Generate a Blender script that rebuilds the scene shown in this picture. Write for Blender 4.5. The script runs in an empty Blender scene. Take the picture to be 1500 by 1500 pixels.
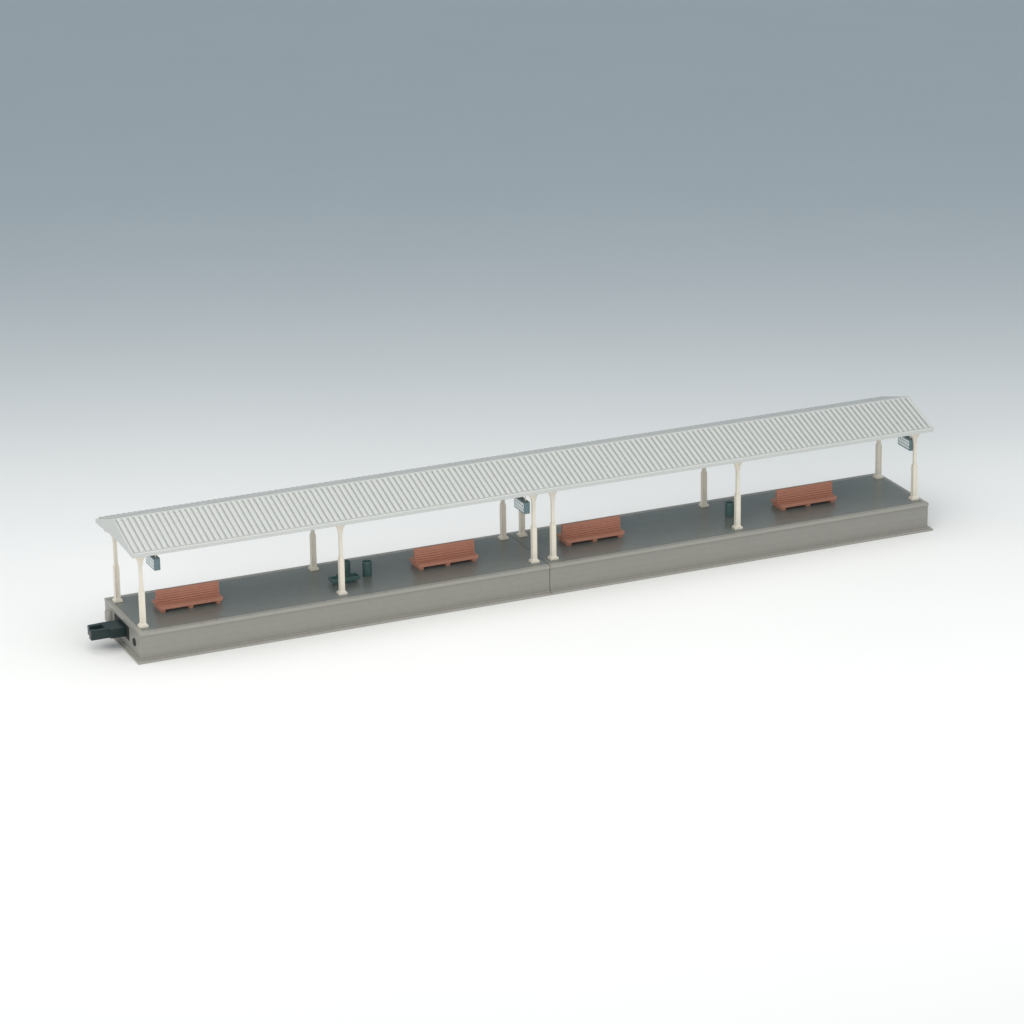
import bpy, bmesh, math, random
from mathutils import Vector, Matrix
random.seed(4)
sc = bpy.context.scene
C = sc.collection
# ------------------------------------------------------------------ dimensions (1 unit = 1 cm)
L, W, HP = 28.0, 3.42, 0.985
YC = W/2
YF, YB = 0.477, 2.965
ZE, ZR, RH = 3.555, 4.15, 1.756
OV = 0.10

# ------------------------------------------------------------------ materials
def mat(name, col, rough=0.5, var=0.06, scale=6.0, bump=0.0, bscale=60.0, spec=0.4):
    m = bpy.data.materials.new(name); m.use_nodes = True
    nt = m.node_tree; N = nt.nodes; K = nt.links
    b = N['Principled BSDF']
    b.inputs['Roughness'].default_value = rough
    b.inputs['Specular IOR Level'].default_value = spec
    tc = N.new('ShaderNodeTexCoord')
    no = N.new('ShaderNodeTexNoise'); no.inputs['Scale'].default_value = scale; no.inputs['Detail'].default_value = 6
    K.new(tc.outputs['Object'], no.inputs['Vector'])
    r = N.new('ShaderNodeMapRange'); r.inputs['From Min'].default_value = .3; r.inputs['From Max'].default_value = .7
    r.inputs['To Min'].default_value = 1-var; r.inputs['To Max'].default_value = 1+var
    K.new(no.outputs['Fac'], r.inputs['Value'])
    mx = N.new('ShaderNodeVectorMath'); mx.operation = 'SCALE'
    mx.inputs[0].default_value = col[:3]
    K.new(r.outputs['Result'], mx.inputs['Scale'])
    K.new(mx.outputs['Vector'], b.inputs['Base Color'])
    if bump:
        n2 = N.new('ShaderNodeTexNoise'); n2.inputs['Scale'].default_value = bscale; n2.inputs['Detail'].default_value = 3
        K.new(tc.outputs['Object'], n2.inputs['Vector'])
        bp = N.new('ShaderNodeBump'); bp.inputs['Strength'].default_value = bump; bp.inputs['Distance'].default_value = .01
        K.new(n2.outputs['Fac'], bp.inputs['Height']); K.new(bp.outputs['Normal'], b.inputs['Normal'])
    return m

M = {}
M['roof'] = mat('roof_plastic', (.575,.58,.555), .40, .015, 3, .06)
M['cream'] = mat('cream_plastic', (.80,.735,.625), .42, .03, 5, .08)
M['deck'] = mat('deck_plastic', (.188,.198,.180), .24, .03, 2.5, .12, 40, .55)
M['flange'] = mat('taupe_plastic', (.345,.33,.295), .33, .015, 3, .05)
M['bench'] = mat('brown_plastic', (.56,.25,.17), .38, .05, 8, .12)
M['green'] = mat('dark_green_plastic', (.075,.135,.125), .36, .08, 8)
M['black'] = mat('black_green_plastic', (.014,.028,.028), .35, .08, 8)
M['hole_shade'] = mat('recess_shade_color', (.02,.022,.022), .7, .05, 8)  # near-black colour that paints the shade inside openings
M['sign'] = mat('sign_teal_plastic', (.15,.22,.235), .4, .05, 8)
M['paper'] = mat('white_paper', (.87,.86,.845), .85, .008, .15, .05, 20, .15)

def pattern_mat(name, col, bw, rh, ms, mort, bumpd, dash=False):
    m = mat(name, col, .34, .015, 3)
    nt = m.node_tree; N = nt.nodes; K = nt.links; b = N['Principled BSDF']
    src = b.inputs['Base Color'].links[0].from_socket
    tc = N.new('ShaderNodeTexCoord'); sp = N.new('ShaderNodeSeparateXYZ'); cb = N.new('ShaderNodeCombineXYZ')
    ad = N.new('ShaderNodeMath'); ad.operation = 'ADD'
    K.new(tc.outputs['Object'], sp.inputs[0]); K.new(sp.outputs['X'], ad.inputs[0]); K.new(sp.outputs['Y'], ad.inputs[1])
    K.new(ad.outputs[0], cb.inputs['X']); K.new(sp.outputs['Z'], cb.inputs['Y'])
    br = N.new('ShaderNodeTexBrick')
    br.inputs['Scale'].default_value = 1; br.inputs['Brick Width'].default_value = bw; br.inputs['Row Height'].default_value = rh
    br.inputs['Mortar Size'].default_value = ms; br.inputs['Mortar Smooth'].default_value = .3
    c2 = .99
    br.inputs['Color1'].default_value = (1,1,1,1) if not dash else (.42,.50,.52,1); br.inputs['Color2'].default_value = (c2,c2,c2,1) if not dash else (.2,.27,.28,1); br.inputs['Mortar'].default_value = (mort,)*3+(1,)
    K.new(cb.outputs[0], br.inputs['Vector'])
    mx = N.new('ShaderNodeVectorMath'); mx.operation = 'MULTIPLY'
    K.new(src, mx.inputs[0]); K.new(br.outputs['Color'], mx.inputs[1]); K.new(mx.outputs[0], b.inputs['Base Color'])
    if bumpd:
        bp = N.new('ShaderNodeBump'); bp.inputs['Strength'].default_value = .3; bp.inputs['Distance'].default_value = bumpd; bp.invert = True
        K.new(br.outputs['Fac'], bp.inputs['Height']); K.new(bp.outputs['Normal'], b.inputs['Normal'])
    return m
M['wall'] = pattern_mat('taupe_block_wall', (.295,.283,.253), .52, .215, .008, .92, .005)
M['signface'] = pattern_mat('sign_pale_face', (.82,.88,.88), .13, .115, .036, 1.0, 0, True)

# ------------------------------------------------------------------ mesh helpers
def bx(bm, x0, x1, y0, y1, z0, z1):
    v = [bm.verts.new(p) for p in ((x0,y0,z0),(x1,y0,z0),(x1,y1,z0),(x0,y1,z0),(x0,y0,z1),(x1,y0,z1),(x1,y1,z1),(x0,y1,z1))]
    for f in ((0,3,2,1),(4,5,6,7),(0,1,5,4),(1,2,6,5),(2,3,7,6),(3,0,4,7)): bm.faces.new([v[i] for i in f])
def frus(bm, r0, z0, r1, z1, cx=0, cy=0):
    a = [bm.verts.new((cx+sx*r0[0], cy+sy*r0[1], z0)) for sx,sy in ((-1,-1),(1,-1),(1,1),(-1,1))]
    b = [bm.verts.new((cx+sx*r1[0], cy+sy*r1[1], z1)) for sx,sy in ((-1,-1),(1,-1),(1,1),(-1,1))]
    bm.faces.new(a[::-1]); bm.faces.new(b)
    for i in range(4): bm.faces.new([a[i], a[(i+1)%4], b[(i+1)%4], b[i]])
def prism(bm, poly, axis, a, b):
    def P(p, t):
        return (t, p[0], p[1]) if axis == 'x' else ((p[0], t, p[1]) if axis == 'y' else (p[0], p[1], t))
    A = [bm.verts.new(P(p,a)) for p in poly]; B = [bm.verts.new(P(p,b)) for p in poly]
    bm.faces.new(A[::-1]); bm.faces.new(B)
    n = len(poly)
    for i in range(n): bm.faces.new([A[i], A[(i+1)%n], B[(i+1)%n], B[i]])
def lathe(bm, prof, n=28, cx=0, cy=0):
    rings = [[bm.verts.new((cx+r*math.cos(2*math.pi*k/n), cy+r*math.sin(2*math.pi*k/n), z)) for k in range(n)] for r,z in prof]
    for a, b in zip(rings, rings[1:]):
        for k in range(n): bm.faces.new([a[k], a[(k+1)%n], b[(k+1)%n], b[k]])
    bm.faces.new(rings[0][::-1]); bm.faces.new(rings[-1])
def obj(name, bm, m, parent=None, bev=0.0, smooth=False):
    bmesh.ops.recalc_face_normals(bm, faces=bm.faces[:])
    me = bpy.data.meshes.new(name); bm.to_mesh(me); bm.free()
    me.materials.append(m)
    o = bpy.data.objects.new(name, me); C.objects.link(o)
    if parent: o.parent = parent
    if bev:
        md = o.modifiers.new('bevel', 'BEVEL'); md.width = bev; md.segments = 2; md.limit_method = 'ANGLE'; md.angle_limit = .6
    if smooth:
        for p in me.polygons: p.use_smooth = True
        me.set_sharp_from_angle(angle=.7)
    return o
def thing(name, label, cat, loc, group=None):
    o = bpy.data.objects.new(name, None); C.objects.link(o); o.location = loc
    o['label'] = label; o['category'] = cat; o.empty_display_size = .3
    if group: o['group'] = group
    return o
def dup(root, loc, label, group=None):
    r = root.copy(); C.objects.link(r); r.location = loc; r['label'] = label
    if group: r['group'] = group
    for ch in list(root.children):
        c = ch.copy(); C.objects.link(c); c.parent = r
        for g in ch.children:
            d = g.copy(); C.objects.link(d); d.parent = c
    return r
B = bmesh.new

# ------------------------------------------------------------------ setting: a paper sweep
yaw, pitch, roll = 0.41155, 0.33926, -0.01437
hd = Vector((math.sin(yaw), math.cos(yaw), 0)); rt0 = Vector((math.cos(yaw), -math.sin(yaw), 0))
bm = B()
prof = [(-160,0),(120,0)] + [(120+40*math.sin(t), 40-40*math.cos(t)) for t in [math.radians(a) for a in range(6,91,6)]] + [(160,150)]
org = Vector((14, YC, 0)); rows = []
for d, z in prof:
    rows.append([bm.verts.new(org + hd*d + rt0*s + Vector((0,0,z))) for s in (-260, 260)])
for a, b in zip(rows, rows[1:]): bm.faces.new([a[0], a[1], b[1], b[0]])
ground = obj('backdrop', bm, M['paper'], smooth=True)
ground['kind'] = 'structure'

# ------------------------------------------------------------------ platform sections
def section(x0, x1, label, left):
    t = thing('platform_section', label, 'platform', ((x0+x1)/2, YC, 0), 'joined halves of the platform')
    ox, oy = (x0+x1)/2, YC
    g = .009
    bm = B(); bx(bm, x0+g-ox, x1-g-ox, 0-oy, W-oy, .1, HP-.11); obj('block_wall', bm, M['wall'], t, .008)
    bm = B(); n = 27; s = (x1-x0-2*g)/n
    bx(bm, x0+g-ox, x1-g-ox, -.04-oy, W+.04-oy, HP-.105, HP-.012)
    for k in range(n):
        a = x0+g+k*s-ox; b = a+s-.008
        bx(bm, a, b, -.037-oy, .15-oy, HP-.013, HP); bx(bm, a, b, W-.15-oy, W+.037-oy, HP-.013, HP)
    if left:
        for k in range(6):
            a = .16+k*(W-.32)/6-oy; bx(bm, x0+g+.003-ox, x0+g+.14-ox, a, a+(W-.32)/6-.007, HP-.013, HP-.001)
    obj('coping', bm, M['flange'], t, .004)
    bm = B(); bx(bm, (x0+.16 if left else x0+g)-ox, (x1-g if left else x1-.15)-ox, .165-oy, W-.165-oy, HP-.010, HP+.003)
    obj('deck', bm, M['deck'], t, .002)
    bm = B(); bx(bm, x0+g-(.13 if left else 0)-ox, x1-g+(0 if left else .13)-ox, -.15-oy, W+.15-oy, 0.002, .07)
    bx(bm, x0+g-(.05 if left else 0)-ox, x1-g+(0 if left else .05)-ox, -.05-oy, W+.05-oy, .07, .105)
    obj('base_flange', bm, M['flange'], t, .008)
    if left:
        bm = B(); bx(bm, x0-.004-ox, x0+.1-ox, 1.05-oy, 2.45-oy, .36, .82); obj('coupling_slot_shade', bm, M['hole_shade'], t)  # dark plate on the end wall, slot shade put into its colour
        bm = B()
        prism(bm, [(x-ox, y-oy) for x,y in ((x0-.006,1.32),(x0-.50,1.32),(x0-.54,1.42),(x0-1.12,1.42),(x0-1.12,1.64),(x0-1.0,1.64),(x0-.94,1.58),(x0-.62,1.58),(x0-.62,1.88),(x0-.92,1.88),(x0-1.04,1.84),(x0-1.04,2.04),(x0-.50,2.08),(x0-.006,2.08))], 'z', .42, .73)
        obj('coupling_tongue', bm, M['black'], t, .015)
        bm = B(); lathe(bm, [(.13,0),(.13,.02)], 24)
        h = obj('pin_hole_shade', bm, M['hole_shade'], t); h.rotation_euler = (0,-math.pi/2,0); h.location = (x0+.004-ox, .55-oy, .50)  # flat dark disc, its colour stands in for a shaded hole
        bm = B(); lathe(bm, [(.11,0),(.13,.02),(.13,.30),(.11,.33)], 20)
        h = obj('alignment_peg', bm, M['flange'], t, .0, True); h.location = (x0-.06-ox, 2.85-oy, .45)
    return t
section(0, L/2, 'left half of the grey platform base with black coupling tongue at its end', True)
section(L/2, L, 'right half of the grey platform base beyond the joint line in its wall', False)

# ------------------------------------------------------------------ canopies
SL = (ZR-ZE)/RH
def slope_mesh(bm, x0, x1, side, n, ox, oy, oz):
    p = (x1-x0)/n; prof = []
    for k in range(n):
        a = x0+k*p
        prof += [(a,0),(a+p*.38,0),(a+p*.40,.07),(a+p*.98,.07)]
    prof.append((x1,0))
    th = .05
    back = side < 0
    rh = RH-.05 + (.09 if back else 0)
    ye = YC - side*rh; yr = YC - side*.02
    ze = ZE + .05*SL + .02 + (.05 if back else 0); zr = ZR - .02*SL + .01
    row = lambda y, z, hh: [bm.verts.new((x-ox, y-oy, z+h*hh-oz)) for x,h in prof]
    top_e = row(ye, ze, 1); top_r = row(yr, zr, 1); bot_e = row(ye, ze-th, 0); bot_r = row(yr, zr-th, 0)
    m = len(prof)
    for i in range(m-1):
        bm.faces.new([top_e[i],top_e[i+1],top_r[i+1],top_r[i]])
        bm.faces.new([bot_r[i],bot_r[i+1],bot_e[i+1],bot_e[i]])
        bm.faces.new([top_e[i],bot_e[i],bot_e[i+1],top_e[i+1]])
        bm.faces.new([top_r[i],top_r[i+1],bot_r[i+1],bot_r[i]])
    for i in (0, m-1): bm.faces.new([top_e[i],top_r[i],bot_r[i],bot_e[i]])

def post_mesh():
    bm = B()
    frus(bm, (.076,.066), .08, (.076,.066), 1.22)
    for s in (-1,1):
        bx(bm, -.084, -.054, s*.052-.028, s*.052+.028, .10, 1.20)
        bx(bm, .054, .084, s*.052-.028, s*.052+.028, .10, 1.20)
    frus(bm, (.076,.066), 1.22, (.056,.050), 1.28)
    frus(bm, (.056,.050), 1.28, (.052,.048), 2.40)
    return bm
def bracket_mesh():
    bm = B()
    poly = [(-.05,1.98),(.05,1.98),(.09,2.20),(.17,2.33),(.33,2.43),(.33,2.52),(-.33,2.52),(-.33,2.43),(-.17,2.33),(-.09,2.20)]
    prism(bm, poly, 'y', -.04, .04)
    return bm

def canopy(x0, x1, label, xs, gable_left):
    ox, oy, oz = (x0+x1)/2, YC, HP
    t = thing('platform_canopy', label, 'canopy', (ox, oy, oz), 'joined halves of the canopy')
    bm = B(); n = 74
    slope_mesh(bm, x0, x1, 1, n, ox, oy, oz); slope_mesh(bm, x0, x1, -1, n, ox, oy, oz)
    roof = obj('roof', bm, M['roof'], t)
    bm = B()
    prism(bm, [(-.05,ZR-oz+.0),(-.015,ZR-oz+.077),(.015,ZR-oz+.077),(.05,ZR-oz+.0),(0,ZR-oz-.06)], 'x', x0-.02-ox, x1+.0-ox)
    obj('ridge_cap', bm, M['roof'], roof)
    for s in (-1, 1):
        bm = B(); e = s*(RH + (.09 if s > 0 else 0)); k = .05 if s > 0 else 0
        prism(bm, [(e,ZE-oz-.07+k),(e,ZE-oz+.05+k),(e-s*.035,ZE-oz+.07+k),(e-s*.07,ZE-oz+.05+k),(e-s*.07,ZE-oz-.05+k),(e-s*.04,ZE-oz-.07+k)], 'x', x0-.01-ox, x1+.01-ox)
        obj('eave_gutter', bm, M['roof'], roof, .006)
    xe = x0 if gable_left else x1
    a, b = (xe-.03-ox, xe-.001-ox) if gable_left else (xe+.001-ox, xe+.03-ox)
    bm = B()
    prism(bm, [(-RH,ZE-oz-.06),(-RH,ZE-oz+.07),(0,ZR-oz+.09),(RH+.07,ZE-oz+.09),(RH+.07,ZE-oz-.03),(RH-.35,ZE-oz-.02),(0,ZE-oz+.06),(-RH+.35,ZE-oz-.02)], 'x', a, b)
    obj('gable_board', bm, M['roof'], roof, .006)
    first = None
    for x in xs:
        for y in (YF, YB):
            if first is None:
                p = obj('post', post_mesh(), M['cream'], t, .008)
                f = B(); frus(f, (.145,.125), 0.004, (.145,.125), .08); frus(f, (.12,.105), .08, (.09,.085), .13)
                fo = obj('footing', f, M['cream'], p, .010)
                br = obj('bracket', bracket_mesh(), M['cream'], p, .006)
                first = p
            else:
                p = first.copy(); C.objects.link(p); p.parent = t
                for c in (fo, br):
                    q = c.copy(); C.objects.link(q); q.parent = p
            p.location = (x-ox, y-oy, 0)
        bm = B()
        top = lambda y: ZE + (RH-abs(y))*SL - .05 - oz
        prism(bm, [(-1.68,top(-1.68)-.07),(-1.68,top(-1.68)),(0,top(0)),(1.68,top(1.68)),(1.68,top(1.68)-.07),(1.3,2.50),(-1.3,2.50)], 'x', x-.045-ox, x+.045-ox)
        obj('rafter', bm, M['cream'], t, .006)
    return t
canopy(-OV, L/2-.006, 'left half of the pale corrugated canopy on six cream posts', (.29, 6.96, 13.66), True)
canopy(L/2+.006, L+OV, 'right half of the pale corrugated canopy on six cream posts', (14.34, 21.04, 27.71), False)

# ------------------------------------------------------------------ benches
def bench(loc, label):
    t = thing('bench', label, 'bench', loc, 'back to back benches on the platform')
    h = 1.06
    for s in (-1, 1):
        bm = B()
        for k in range(3):
            y = s*(.10+.10*k+.045); bx(bm, -h, h, y-.042, y+.042, .16, .215)
        bx(bm, -h+.02, h-.02, min(s*.08,s*.385), max(s*.08,s*.385), .11, .165)
        obj('seat', bm, M['bench'], t, .006)
    bm = B()
    for k in range(6):
        z = .205+.077*k; bx(bm, -h+.01, h-.01, -.085+.008*k, .085-.008*k, z, z+.059)
    bx(bm, -h+.03, h-.03, -.035, .035, .16, .65)
    obj('backrest', bm, M['bench'], t, .005)
    for x in (-.93, 0, .93):
        bm = B(); prism(bm, [(-.34,0.004),(.34,0.004),(.375,.115),(-.375,.115)], 'x', x-.07, x+.07)
        obj('leg', bm, M['bench'], t, .006)
    return t
bz = HP+.001
b0 = bench((2.20, YC, bz), 'brown slatted bench nearest the left end of the platform')
dup(b0, (11.01, YC, bz), 'second brown bench from the left, just left of the joint')
dup(b0, (16.26, YC, bz), 'third brown bench from the left, just right of the joint')
dup(b0, (24.17, YC, bz), 'brown slatted bench nearest the right end of the platform')

# ------------------------------------------------------------------ bins
def bin_(loc, label):
    t = thing('litter_bin', label, 'bin', loc, 'dark green round bins')
    bm = B(); lathe(bm, [(.145,0.002),(.15,.02),(.155,.44)], 28); obj('bin_body', bm, M['green'], t, 0, True)
    bm = B(); lathe(bm, [(.160,.44),(.163,.45),(.163,.475),(.155,.485),(.125,.485),(.118,.443)], 28); obj('rim', bm, M['green'], t, 0, True)
    return t
n0 = bin_((8.32, YC, bz), 'dark green round bin standing alone left of the second bench')
dup(n0, (7.70, 2.02, bz), 'dark green round bin partly hidden behind the washstand and post')
dup(n0, (21.37, YC, bz), 'dark green round bin beside the post before the rightmost bench')

# ------------------------------------------------------------------ washstand
t = thing('washstand', 'low dark green washstand around the front post left of the bins', 'washstand', (7.42, 1.42, bz))
bm = B()
bx(bm,-.48,.48,-.19,-.15,.10,.21); bx(bm,-.48,.48,.15,.19,.10,.21); bx(bm,-.48,-.44,-.15,.15,.10,.21); bx(bm,.44,.48,-.15,.15,.10,.21); bx(bm,-.44,.44,-.15,.15,.10,.14)
obj('basin', bm, M['green'], t, .008)
bm = B(); bx(bm,-.38,.38,-.11,.11,.004,.10); obj('pedestal', bm, M['green'], t, .008)
for x in (-.2,.2):
    bm = B(); bx(bm,x-.015,x+.015,.155,.185,.21,.27); bx(bm,x-.015,x+.015,.08,.155,.25,.27); obj('tap', bm, M['green'], t, .004)

# ------------------------------------------------------------------ hanging signs
def sign(loc, label):
    t = thing('hanging_sign', label, 'sign', loc, 'small hanging sign boards')
    bm = B(); bx(bm,-.10,.10,-.42,.42,-.20,.20); obj('board', bm, M['sign'], t, .015)
    bm = B(); bx(bm,-.106,-.101,-.37,.37,-.150,.150); obj('face', bm, M['signface'], t)
    for y in (-.28,.28):
        bm = B(); bx(bm,-.015,.015,y-.015,y+.015,.20,ZE-loc[2]+(.19 if y<0 else .36)); obj('hanger', bm, M['cream'], t)
    return t
sign((.88, .99, 2.93), 'small teal sign hanging under the left end of the canopy')
sign((13.48, .99, 2.84), 'small teal sign hanging beside the middle posts')
sign((27.66, .97, 2.90), 'small teal sign hanging under the right end of the canopy')

# ------------------------------------------------------------------ camera
cd = bpy.data.cameras.new('camera'); cam = bpy.data.objects.new('camera', cd); C.objects.link(cam)
fw = Vector((math.sin(yaw)*math.cos(pitch), math.cos(yaw)*math.cos(pitch), -math.sin(pitch)))
rt = rt0.copy(); up = rt.cross(fw)
r2 = rt*math.cos(roll)+up*math.sin(roll); u2 = -rt*math.sin(roll)+up*math.cos(roll)
pos = Vector((13.56608, 2.0, 2.24322)) - fw*131.64703
m = Matrix((r2, u2, -fw)).transposed().to_4x4(); m.translation = pos
cam.matrix_world = m
cd.sensor_width = 36; cd.lens = 5903.63/1500*36; cd.clip_start = 1; cd.clip_end = 1000
sc.camera = cam

# ------------------------------------------------------------------ light
w = bpy.data.worlds.new('World'); sc.world = w; w.use_nodes = True
bg = w.node_tree.nodes['Background']; bg.inputs['Color'].default_value = (.70,.87,1.0,1); bg.inputs['Strength'].default_value = .45
def area(name, p, target, sx, sy, power, col, spread=180):
    ld = bpy.data.lights.new(name, 'AREA'); ld.shape = 'RECTANGLE'; ld.size = sx; ld.size_y = sy
    ld.energy = power; ld.color = col; ld.spread = math.radians(spread)
    o = bpy.data.objects.new(name, ld); C.objects.link(o)
    z = (Vector(p)-Vector(target)).normalized(); x = (rt0 - z*rt0.dot(z)).normalized(); y = z.cross(x)
    o.matrix_world = Matrix.Translation(p) @ Matrix((x,y,z)).transposed().to_4x4()
    return o
kp = org + hd*(-16) + rt0*8 + Vector((0,0,34))
area('softbox', kp, org + hd*(-15.5) + rt0*8, 120, 58, 19000, (1,.95,.89), 122)
area('added_fill', org + hd*(-100) + rt0*(-30) + Vector((0,0,30)), org, 60, 40, 14000, (1,.96,.91), 120)  # added fill light, brightens posts, wall and the underside of the roof

sc.view_settings.view_transform = 'Standard'; sc.view_settings.look = 'None'; sc.view_settings.exposure = 0
